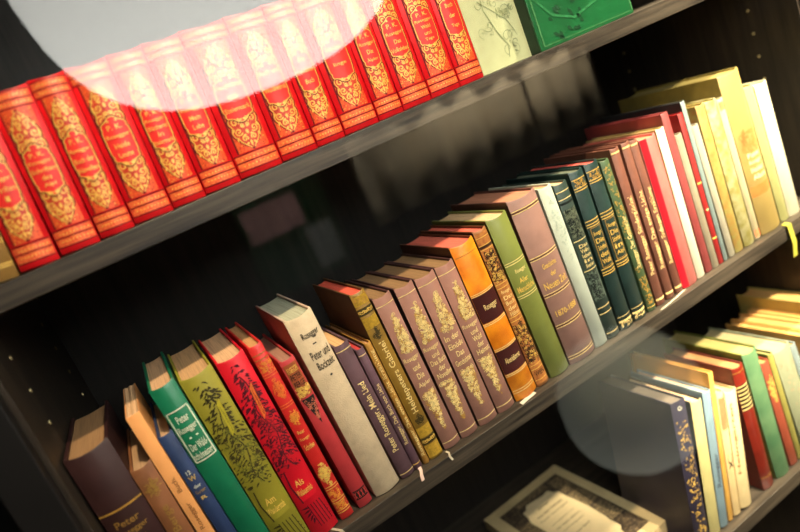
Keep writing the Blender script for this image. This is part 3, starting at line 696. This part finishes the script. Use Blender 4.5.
bk(((708.6, 370), (713, 368.2), (727.5, 513), (733, 509)), 'thin tall yellow book right of the light blue book', cloth((222, 170, 84), .55, .15, 40), (222, 170, 120), None, dep=.13, bulge=.0008, name='thin_book')
bk(((714, 390), (722.4, 391), (733.8, 519), (741, 513)), 'cream paper book with a brown stain right of the thin yellow book', cloth((232, 204, 150), .6, .15, 60), (222, 176, 130), simple(('p', 'title_label', .05, .3, -.4, .4, cloth((196, 140, 96), .6)), ('r', 'XII', .5, .62, -.3, .3, BLACK)), bulge=.001)
bk(((724, 390), (735.6, 388), (741.5, 513), (752, 505)), 'cream paper book directly left of the red leather book', cloth((240, 216, 164), .6, .12, 60), (224, 184, 136), simple(('r', 'Heimgarten', .1, .7, -.36, -.1, ink((150, 110, 70)))), bulge=.001, dep=.11)
def redlow(D, rng):
    dk = ink((50, 40, 20))
    D.patch('title_label', .14, .34, -.48, .48, dk, 1)
    for k in range(7): D.band('gilt_band', .15 + .03 * k, .0018, GOLD_PALE)
    D.band('gilt_band', .04, .0012, GOLD_DIM); D.band('gilt_band', .9, .001, GOLD_DIM)
bk(((731.8, 370), (741.2, 362), (763, 490), (774.5, 483)), 'red leather book with gilt bands on a black label on the lower shelf', cloth((126, 36, 24), .3, .3, 40, .1, .6), (196, 140, 90), redlow, bulge=.003, dep=.11, boardmat=cloth((110, 44, 38), .5))
bk(((742, 354.8), (755.4, 345.5), (776, 477), (790, 469.7)), 'worn green book right of the red leather book on the lower shelf', cloth((78, 120, 84), .55, .2, 25, .15, .3, (112, 146, 104)), (196, 180, 110), None, dep=.13, bulge=.0008, boardmat=cloth((120, 130, 60), .55))
bk(((759, 363.5), (768, 360), (790.3, 464), (797, 459)), 'coral red book with a gilt stamp right of the worn green book', cloth((164, 78, 56), .5, .2, 40), (190, 150, 90), simple(('m', .1, .4, -.4, .4, 60, GOLD, diamond, .003)))
bk(((767.5, 354.5), (772.4, 352.4), (798, 459), (803, 455.6)), 'thin lime green book on the lower shelf left of the pale green one', cloth((170, 162, 84), .5, .15, 40), (196, 176, 110), None, boardmat=cloth((72, 92, 40), .5), name='thin_book')
bk(((773, 352), (788, 343.5), (805, 456), (822, 446)), 'wide pale green book near the right end of the lower row', cloth((172, 178, 146), .55, .1, 25), (232, 214, 160), simple(('m', .1, .6, -.35, .35, 20, cloth((190, 160, 130), .6), full, .004)), dep=.125, bulge=.001)
bk(((789, 345.5), (794.5, 343), (823, 446), (829, 443)), 'thin blue-grey book after the wide pale green book on the lower shelf', cloth((150, 166, 168), .5, .15, 40), (210, 180, 120), None, bulge=.001, name='thin_book')
sol3 = solve_row(B, Z3)
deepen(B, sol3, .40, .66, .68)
for i, (r, d) in enumerate(zip(B, sol3)):
    root, sp, D = make_book(r['name'], d['w'], d['H'], r['dep'], place(d, Z3), d['lean'], r['mat'], r['page'], **r['kw'])
    if r['des']: r['des'](D, random.Random(300 + i))
    D.build(sp); tag(root, r['label'], 'book', GRP3)
# books whose spines lie past the edge of the frame: their tops and rear corners show
xprev = sol3[-1]['r0'] + .0005
tail = [((725, 324), .128, 'slim tan book, first of the four tan volumes ending the lower row', (208, 156, 84)), ((731, 319), .128, 'slim tan book, second of the four tan volumes ending the lower row', (214, 150, 80)),
        ((740, 315), .128, 'slim tan book, third of the four tan volumes ending the lower row', (222, 170, 96)), ((747.5, 310), .128, 'slim tan book, last of the four tan volumes ending the lower row', (226, 178, 104)),
        ((736, 295), .15, 'taller olive yellow book behind the slim tan volumes in the lower row', (176, 160, 90))]
tp = []
for q, dep, lab, col in tail: tp.append(on_y(q, Y0 + dep))
for i, (q, dep, lab, col) in enumerate(tail):
    x0 = max(tp[i].x, xprev); x1 = tp[i + 1].x - .0006 if i + 1 < len(tail) else x0 + .03
    x1 = max(x1, x0 + .005); H = tp[i].z - Z3
    root, sp, D = make_book('book', x1 - x0, H, dep, ((x0 + x1) / 2, Y0, Z3 + .0002), 0, cloth(col, .55, .2, 40), (222, 170, 100), bulge=.001)
    D.band('gilt_band', .1, .001, GOLD_DIM); D.build(sp); tag(root, lab, 'book', GRP3); xprev = x1 + .0005
X_END = xprev
# ------------------------------------------------------------------ the bookcase
XL = -0.1135; XR = max(max(d['r0'] for d in sol2) + .006, X_END + .004)
YB = 0.345; FLOOR_Z = -1.32
WOOD = wood((32, 28, 25), (78, 69, 58), .42, 'x', .5); WOODV = wood((28, 23, 19), (56, 46, 36), .5, 'z', .4); BACKM = wood((20, 18, 17), (40, 35, 31), .5, 'z', .35)
case = empty('bookcase', ((XL + XR) / 2, YB / 2, FLOOR_Z))
case['label'] = 'dark stained wooden bookcase with thick shelves behind a glass front'; case['category'] = 'bookcase'
def cbox(name, x0, x1, y0, y1, z0, z1, m, bw=.0008):
    o = box(name, x0, x1, y0, y1, z0, z1, m, None, bw); l = Vector(o.location); o.parent = case; o.location = l - case.location; return o
ZT = SH_H + .001
PANEL_W = .022
pl = cbox('side_panel', XL - PANEL_W, XL, -.012, YB + .012, FLOOR_Z, ZT, WOODV)
pr = cbox('side_panel', XR, XR + PANEL_W, -.012, YB + .012, FLOOR_Z, ZT, WOODV)
cbox('back_panel', XL, XR, YB, YB + .012, FLOOR_Z + .08, ZT, BACKM)
for k in range(1, 3): cbox('shelf', XL, XR, 0, YB, -k * SH_H - SH_T, -k * SH_H, WOOD, .0006)
cbox('shelf', XL, XR, 0, YB, -SH_T, 0, WOOD, .0006)
cbox('top_board', XL - PANEL_W, XR + PANEL_W, -.012, YB + .012, ZT, ZT + SH_T, WOOD)
cbox('bottom_board', XL, XR, 0, YB, FLOOR_Z + .06, FLOOR_Z + .08, WOOD)
cbox('plinth', XL, XR, .02, .04, FLOOR_Z, FLOOR_Z + .06, WOODV)
# shelf-pin sleeves, a column of pale pins along each side panel
PIN = cloth((196, 178, 130), .35, .2, 60, 0, .6, None, .5)
def pins(panel, x, s, cols):
    V = []; Fc = []
    for (y, z0, n, dz) in cols:
        for k in range(n):
            z = z0 + k * dz; b = len(V)
            for i in range(10):
                a = i * math.pi / 5; V.append((x + s * .0012, y + math.cos(a) * .0021, z + math.sin(a) * .0021))
            for i in range(10):
                a = i * math.pi / 5; V.append((x - s * .0002, y + math.cos(a) * .0021, z + math.sin(a) * .0021))
            Fc.append(tuple(range(b, b + 10)))
            for i in range(10): Fc.append((b + i, b + (i + 1) % 10, b + 10 + (i + 1) % 10, b + 10 + i))
    V = [(v[0] - panel.location.x - case.location.x, v[1] - panel.location.y - case.location.y, v[2] - panel.location.z - case.location.z) for v in V]
    mesh_obj('shelf_pins', V, Fc, PIN, parent=panel)
pins(pl, XL, 1, [(.052, -.119, 4, .031), (.275, -.157, 4, .031)])
pins(pr, XR, -1, [(.052, -.15, 5, .031), (.275, -.121, 3, .031)])
# glass door
BLACKF = cloth((16, 14, 13), .5, .2, 40, .05, .3)
GLASS_Y = -.022
door = empty('glass_door', ((XL + XR) / 2, GLASS_Y, FLOOR_Z + .08)); door['label'] = 'clear glass door pane closing the front of the dark bookcase'; door['category'] = 'glass door'
GM = glass()
def dbox(name, x0, x1, y0, y1, z0, z1, m, bw=0):
    o = box(name, x0, x1, y0, y1, z0, z1, m, None, bw); l = Vector(o.location); o.parent = door; o.location = l - door.location; return o
FX0, FX1, FZ0, FZ1 = XL - PANEL_W - .012, XR + PANEL_W + .012, FLOOR_Z + .06, ZT + SH_T
dbox('glass_pane', FX0 + .03, FX1 - .03, GLASS_Y - .002, GLASS_Y + .002, FZ0 + .03, FZ1 - .03, GM)
for a in ((FX0, FX0 + .03, FZ0, FZ1), (FX1 - .03, FX1, FZ0, FZ1), (FX0 + .03, FX1 - .03, FZ0, FZ0 + .03), (FX0 + .03, FX1 - .03, FZ1 - .03, FZ1)):
    dbox('door_frame', a[0], a[1], GLASS_Y - .008, GLASS_Y + .009, a[2], a[3], BLACKF, .001)

# ------------------------------------------------------------------ open book lying on the lower shelf
ZO = Z3 + .022
tl = on_z((485, 518), ZO); tr = on_z((555.5, 462.5), ZO); rr = on_z((652, 525), ZO)
ux = (tr - tl); OW = ux.length; ux.normalize(); dv = (rr - tr); dv.normalize()
ang = math.atan2(ux.y, ux.x)
OL = .225
ob = empty('open_book', ((tl.x + tr.x) / 2, tr.y - OL / 2 - .004, Z3)); ob.rotation_euler = (0, 0, ang)
tag(ob, 'open old book lying flat on the lower shelf showing an engraved title page', 'book')
PAPER = cloth((206, 184, 138), .75, .18, 25, .05, .2); ENG = cloth((44, 36, 30), .75, .5, 420, 0, .2, (176, 152, 112)); ENGD = cloth((50, 42, 36), .75, .4, 300, 0, .2, (104, 88, 66))
CART = cloth((226, 204, 160), .75, .1, 40, 0, .2); INKB = ink((60, 50, 42)); LEATH = cloth((62, 46, 36), .55, .3, 40)
# page block with gently rounded surface
V = []; Fc = []; n = 12; m = 2
pbz0, pbz1 = .0042, .0215
for k in range(n + 1):
    u = -OW / 2 + OW * k / n; sag = .0016 * math.cos(math.pi * k / n)
    for (y, z) in ((-OL / 2, pbz0), (OL / 2, pbz0), (OL / 2, pbz1 - abs(sag) * .4), (-OL / 2, pbz1 - abs(sag) * .4)): V.append((u, y, z))
for k in range(n):
    a = 4 * k; b = a + 4
    for i in range(4): Fc.append((a + i, b + i, b + (i + 1) % 4, a + (i + 1) % 4))
Fc.append((0, 1, 2, 3)); Fc.append((4 * n + 3, 4 * n + 2, 4 * n + 1, 4 * n))
pbk = mesh_obj('page_block', V, Fc, pages((222, 196, 146)), parent=ob)
box('cover_board', -OW / 2 - .004, OW / 2 + .003, -OL / 2 - .003, OL / 2 + .003, .0004, .004, LEATH, ob, .0008)
lc = box('front_cover', -OW - .012, -OW / 2 - .006, -OL / 2 - .003, OL / 2 + .003, -.0018, .0018, LEATH, ob, .0008)
lc.location = (-OW * .98, 0, .004); lc.rotation_euler = (0, .02, 0)
# title page sheet and its print
def sheet(name, polys, z, mat, parent):
    V = []; Fc = []
    for P in polys:
        b = len(V); V += [(x, y, z) for x, y in P]; Fc.append(tuple(range(b, b + len(P))))
    return mesh_obj(name, V, Fc, mat, parent=parent)
def rect(u0, u1, v0, v1):   # fractions, v from the head of the page
    return [(-OW / 2 + u0 * OW, OL / 2 - v1 * OL), (-OW / 2 + u1 * OW, OL / 2 - v1 * OL), (-OW / 2 + u1 * OW, OL / 2 - v0 * OL), (-OW / 2 + u0 * OW, OL / 2 - v0 * OL)]
tp_ = sheet('title_page', [rect(0.002, .998, .002, .998)], .0217, PAPER, ob)
sheet('engraved_border', [rect(.12, .9, .085, .93)], .0219, ENGD, tp_)
sheet('engraved_border', [rect(.74, .885, .12, .3), rect(.74, .885, .33, .52), rect(.74, .885, .55, .74), rect(.135, .26, .3, .52), rect(.3, .7, .095, .15)], .02195, ENG, tp_)
cp = []
NB = 44
for k in range(NB):
    a = 2 * math.pi * k / NB; ca, sa = math.cos(a), math.sin(a)
    ex = .235 * math.copysign(abs(ca) ** .45, ca); ey = .36 * math.copysign(abs(sa) ** .45, sa); w_ = 1 + .035 * math.cos(11 * a)
    cp.append((-OW / 2 + (.5 + ex * w_) * OW, OL / 2 - (.53 - ey * w_) * OL))
sheet('title_cartouche', [cp], .022, CART, tp_)
def page_text(body, u0, u1, v0, v1):
    vs, fs = text_mesh(body)
    V = [(-OW / 2 + (u0 + (u1 - u0) * x) * OW, OL / 2 - (v1 + (v0 - v1) * y) * OL, .0221) for x, y in vs]
    mesh_obj('title_lettering', V, fs, INKB, parent=tp_)
page_text('Bilder', .43, .57, .25, .27); page_text('aus der Heimat', .34, .66, .31, .335); page_text('Peter Rosegger', .32, .68, .37, .385); page_text('herausgegeben von', .36, .64, .45, .463)
page_text('mit vielen Bildern', .35, .65, .5, .515); page_text('nach Originalen', .37, .63, .55, .565); page_text('erster Band', .4, .6, .62, .635)

# ------------------------------------------------------------------ slips and ribbons
def strip(name, P, w, mat, parent=None, axis=Vector((1, 0, 0))):
    """A thin folded strip through P with real thickness."""
    V = []; Fc = []; n = len(P); P = [Vector(p) for p in P]
    ax = axis.normalized() * (w / 2)
    for i, p in enumerate(P):
        d = (P[min(i + 1, n - 1)] - P[max(i - 1, 0)]).normalized(); nn = d.cross(axis).normalized() * .00025
        for q in (p - ax - nn, p + ax - nn, p + ax + nn, p - ax + nn): V.append(q)
    for i in range(n - 1):
        for k in range(4): Fc.append((4 * i + k, 4 * i + (k + 1) % 4, 4 * i + 4 + (k + 1) % 4, 4 * i + 4 + k))
    Fc.append((3, 2, 1, 0)); Fc.append((4 * n - 4, 4 * n - 3, 4 * n - 2, 4 * n - 1))
    o = mesh_obj(name, V, Fc, mat); 
    if parent: o.parent = parent
    return o
SLIP = cloth((176, 166, 146), .7, .08, 60, 0)
def shelf_pt(q, dz=.0006): return on_z(q, Z2 + dz)
def local(root, pts):
    M = (Matrix.Translation(root.location) @ root.rotation_euler.to_matrix().to_4x4()).inverted(); return [M @ Vector(p) for p in pts]
def ribbon_of(idx, pts, w, mat, axis=Vector((1, 0, 0))):
    root = ROOT2[idx][0]; strip('bookmark_ribbon', local(root, pts), w, mat, root, axis)
idx = {r['label']: i for i, r in enumerate(MID)}
def book_at(text): return next(i for l, i in idx.items() if text in l)
a, b = on_z((438, 455), Z2 + .0008), on_z((457, 461.5), Z2 + .0008)
a.y = .016
ribbon_of(book_at('directly right of the ornate olive and gilt'), [(a.x + .008, .0095, Z2 + .0008), (a.x + .009, .004, Z2 + .001), (b.x, -.0022, Z2 + .0012), (b.x + .001, -.0042, Z2 - .003)], .0022, SLIP)
c = on_y((419, 470), .003)
ribbon_of(book_at('thin purple book with small'), [(c.x + .003, .009, Z2 + .003), (c.x + .002, .004, Z2 + .002), (c.x - .001, -.0015, Z2 + .0012), (c.x - .002, -.003, Z2 - .004)], .0035, cloth((214, 184, 170), .6, .1, 60, 0))
c = on_y((331, 524), .004)
ribbon_of(book_at('bright red book with a dark tree'), [(c.x - .001, .0095, Z2 + .0008), (c.x + .003, .002, Z2 + .0008), (c.x + .005, -.0018, Z2 + .0009), (c.x + .007, -.0028, Z2 - .006)], .003, SLIP)
c = on_y((787, 224), -.002); e = on_y((796, 256), -.006)
YRIB = cloth((150, 146, 56), .5, .12, 60, 0)
ribbon_of(book_at('slim yellow-green book right of the fat'), [(c.x + .004, .0065, Z2 + .0009), (c.x + .003, .003, Z2 + .0012), (c.x + .002, -.003, Z2 + .0009), ((c.x + e.x) / 2 + .002, -.006, (Z2 + e.z) / 2 - .003), (e.x, -.0055, e.z)], .0085, YRIB)
# loose paper slips on the shelf
a, b = shelf_pt((666, 311)), shelf_pt((681, 291))
ps = strip('paper_slip', [(a.x + .002, .0015, Z2 + .0006), ((a.x + b.x) / 2 + .004, .0045, Z2 + .0007), (b.x + .004, .0095, Z2 + .0006)], .0045, SLIP, axis=Vector((1, -.35, 0)))
tag(ps, 'loose white paper slip on the middle shelf edge in front of the slim brown books', 'paper slip', 'paper slips')
a = shelf_pt((527, 400))
ps = strip('paper_slip', [(a.x - .008, .004, Z2 + .0006), (a.x + .002, .006, Z2 + .0007), (a.x + .014, .008, Z2 + .0006)], .006, cloth((190, 182, 166), .7, .05, 60, 0), axis=Vector((0, 1, 0)))
tag(ps, 'white paper slip lying in front of the foot of the orange leather book', 'paper slip', 'paper slips')

# ------------------------------------------------------------------ the room behind the camera
PL = cloth((46, 44, 42), .8, .15, 4, 0, .2); FL = cloth((50, 42, 34), .5, .3, 3, 0, .4)
RX0, RX1, RY0, RY1, RZ1 = -2.6, 2.6, -3.2, .42, 1.75
def struct(name, *a):
    o = box(name, *a); o['kind'] = 'structure'; return o
struct('floor', RX0, RX1, RY0, RY1, FLOOR_Z - .05, FLOOR_Z, FL)
struct('ceiling', RX0, RX1, RY0, RY1, RZ1, RZ1 + .05, PL)
struct('wall_back', RX0, RX1, RY1, RY1 + .08, FLOOR_Z, RZ1, PL)
struct('wall_front', RX0, RX1, RY0 - .08, RY0, FLOOR_Z, RZ1, PL)
struct('wall_left', RX0 - .08, RX0, RY0, RY1, FLOOR_Z, RZ1, PL)
struct('wall_right', RX1, RX1 + .08, RY0, RY1, FLOOR_Z, RZ1, PL)

def mirror_pos(q, depth):
    p = CAM + ray(q) * depth; return Vector((p.x, 2 * GLASS_Y - p.y, p.z))
def lantern(q, depth, rpx, strength, col, label, sx=1.0, e=2.0):  # unseen glowing shape added behind the camera for its reflection in the pane
    c = mirror_pos(q, depth); R = rpx / F_PX * depth
    root = empty('reflection_lantern', c)
    V = []; Fc = []; nu, nv = 40, 20
    def se(x, k): return math.copysign(abs(x) ** k, x)
    for j in range(nv + 1):
        ph = -math.pi / 2 + math.pi * j / nv
        for i in range(nu):
            a = 2 * math.pi * i / nu; rr = se(math.cos(ph), 2 / e) * R * sx
            V.append((rr * math.cos(a), rr * math.sin(a), se(math.sin(ph), 2 / e) * R))
    for j in range(nv):
        for i in range(nu): Fc.append((j * nu + i, j * nu + (i + 1) % nu, (j + 1) * nu + (i + 1) % nu, (j + 1) * nu + i))
    mesh_obj('glow_shape', V, Fc, emit(col, strength, R), parent=root, smooth=True)
    top = RZ1 - c.z
    V = []; Fc = []
    for z in (R * .98, top - .02):
        for i in range(8): V.append((math.cos(i * math.pi / 4) * .004, math.sin(i * math.pi / 4) * .004, z))
    for i in range(8): Fc.append((i, (i + 1) % 8, 8 + (i + 1) % 8, 8 + i))
    mesh_obj('cord', V, Fc, BLACK, parent=root)
    V = []; Fc = []
    for (r, z) in ((.05, top), (.05, top - .02), (.03, top - .035)):
        for i in range(20): V.append((math.cos(i * math.pi / 10) * r, math.sin(i * math.pi / 10) * r, z))
    for j in range(2):
        for i in range(20): Fc.append((20 * j + i, 20 * j + (i + 1) % 20, 20 * j + 20 + (i + 1) % 20, 20 * j + 20 + i))
    Fc.append(tuple(range(40, 60)))
    mesh_obj('ceiling_rose', V, Fc, BLACK, parent=root)
    tag(root, label, 'lamp'); return root
lantern((192, -96), 1.25, 186, 14.5, (222, 221, 212), 'large pale lantern shape, added unseen so it reflects over the red books', 1.06, 2.8)
lantern((630, 398), 1.5, 70, 1.7, (202, 206, 190), 'small dim grey lantern shape, added unseen so it reflects over the lower row', 1.0, 2.3)

# cloth and board added out of view to give faint reflections in the pane
def facing_rect(qs, depth):
    ps = [mirror_pos(q, depth) for q in qs]
    y = sum(p.y for p in ps) / 4; yv = 2 * GLASS_Y - y
    ps = [on_y(q, yv) for q in qs]
    return min(p.x for p in ps), max(p.x for p in ps), min(p.z for p in ps), max(p.z for p in ps), y
BEIGE = cloth((206, 190, 160), .8, .2, 12, .1, .2)
x0, x1, z0, z1, yb = facing_rect([(345, 150), (580, 40), (604, 106), (400, 215)], 2.4)
hang = empty('reflection_cloth', ((x0 + x1) / 2, yb, z0)); tag(hang, 'beige cloth hanging on a rod, added unseen to be mirrored between the shelves', 'added hanging')
V = []; Fc = []; n = 120
for i in range(n + 1):
    u = i / n; xx = -(x1 - x0) / 2 + (x1 - x0) * u; yy = .025 * math.sin(u * 44) + .012 * math.sin(u * 17 + 1)
    V += [(xx, yy, 0), (xx, yy * .6, z1 - z0)]
for i in range(n): Fc.append((2 * i + 2, 2 * i, 2 * i + 1, 2 * i + 3))
o = mesh_obj('cloth', V, Fc, BEIGE, parent=hang, smooth=True); o.modifiers.new('thickness', 'SOLIDIFY').thickness = .003
box('rod', -(x1 - x0) / 2 - .05, (x1 - x0) / 2 + .05, -.012, .012, z1 - z0 - .008, z1 - z0 + .016, BLACK, hang, .004)
for sx_ in (-1, 1): box('hanging_cord', sx_ * (x1 - x0) * .4 - .002, sx_ * (x1 - x0) * .4 + .002, -.002, .002, z1 - z0 + .015, RZ1 - z0, BLACK, hang)

x0b, x1b, z0b, z1b, yc = facing_rect([(240, 205), (318, 180), (348, 262), (268, 290)], 2.2)
nb = empty('reflection_board', ((x0b + x1b) / 2, yc, FLOOR_Z)); tag(nb, 'small green board with a pink card, added unseen for its reflection in the glass', 'notice board')  # made-up board, added only for the patch it mirrors in the pane
zc = z0b - FLOOR_Z; hw_ = (x1b - x0b) / 2; hh = z1b - z0b
panel = box('board_panel', -hw_, hw_, -.012, .012, zc, zc + hh, cloth((30, 66, 44), .7, .2, 20, .05, .2), nb, .003)
box('pinned_card', -hw_ * .9, hw_ * .35, .0125, .0155, hh * .08, hh * .42, cloth((206, 160, 156), .8, .08, 20, 0, .2), panel)
box('pinned_card', hw_ * .25, hw_ * .85, .0125, .0155, -hh * .42, hh * .02, cloth((150, 154, 150), .8, .08, 20, 0, .2), panel)
box('post', -.014, .014, -.014, .014, .012, zc, BLACK, nb, .002)
box('foot', -.2, .2, -.13, .13, 0, .014, BLACK, nb, .004)

# ------------------------------------------------------------------ spotlights of the room, the last two added for the mirrored cloth and board
def spot(name, loc, target, watts, col, size, blend=.6, rad=.03):
    l = bpy.data.lights.new(name, 'SPOT'); l.energy = watts; l.color = col; l.spot_size = math.radians(size); l.spot_blend = blend; l.shadow_soft_size = rad
    o = bpy.data.objects.new(name, l); COL.objects.link(o); o.location = loc
    o.rotation_euler = (Vector(target) - Vector(loc)).to_track_quat('-Z', 'Y').to_euler(); return o
WARM = (1.0, .84, .58)
spot('spotlight', (.95, -.42, 1.05), (.80, .0, -.4), 600, WARM, 50, .9, .02)
spot('spotlight', (.95, -1.05, 1.0), (.82, .0, -.4), 900, WARM, 30, 1.0, .03)
spot('spotlight', (.26, -.62, 1.3), (.28, .02, -.12), 210, (1, .78, .50), 42, 1.0, .03)
tgt = mirror_pos((505, 85), 2.4)
spot('spotlight', (tgt.x, yb + 1.1, RZ1 - .1), (tgt.x, yb, tgt.z), 900, (1, .9, .74), 34, 1.0, .03)  # added lamp that brightens the cloth so its reflection shows
tgt = mirror_pos((275, 225), 2.2)
spot('spotlight', (tgt.x, tgt.y + 1.1, RZ1 - .1), tuple(tgt), 460, (1, .9, .8), 26, .9, .03)  # added lamp that brightens the board so its reflection shows

w = bpy.data.worlds.new('room_light'); scene.world = w; w.use_nodes = True
w.node_tree.nodes['Background'].inputs[0].default_value = (.8, .85, .9, 1); w.node_tree.nodes['Background'].inputs[1].default_value = .02
scene.view_settings.view_transform = 'Standard'; scene.view_settings.look = 'None'; scene.view_settings.gamma = 1; scene.view_settings.exposure = 0
scene.view_settings.use_curve_mapping = False
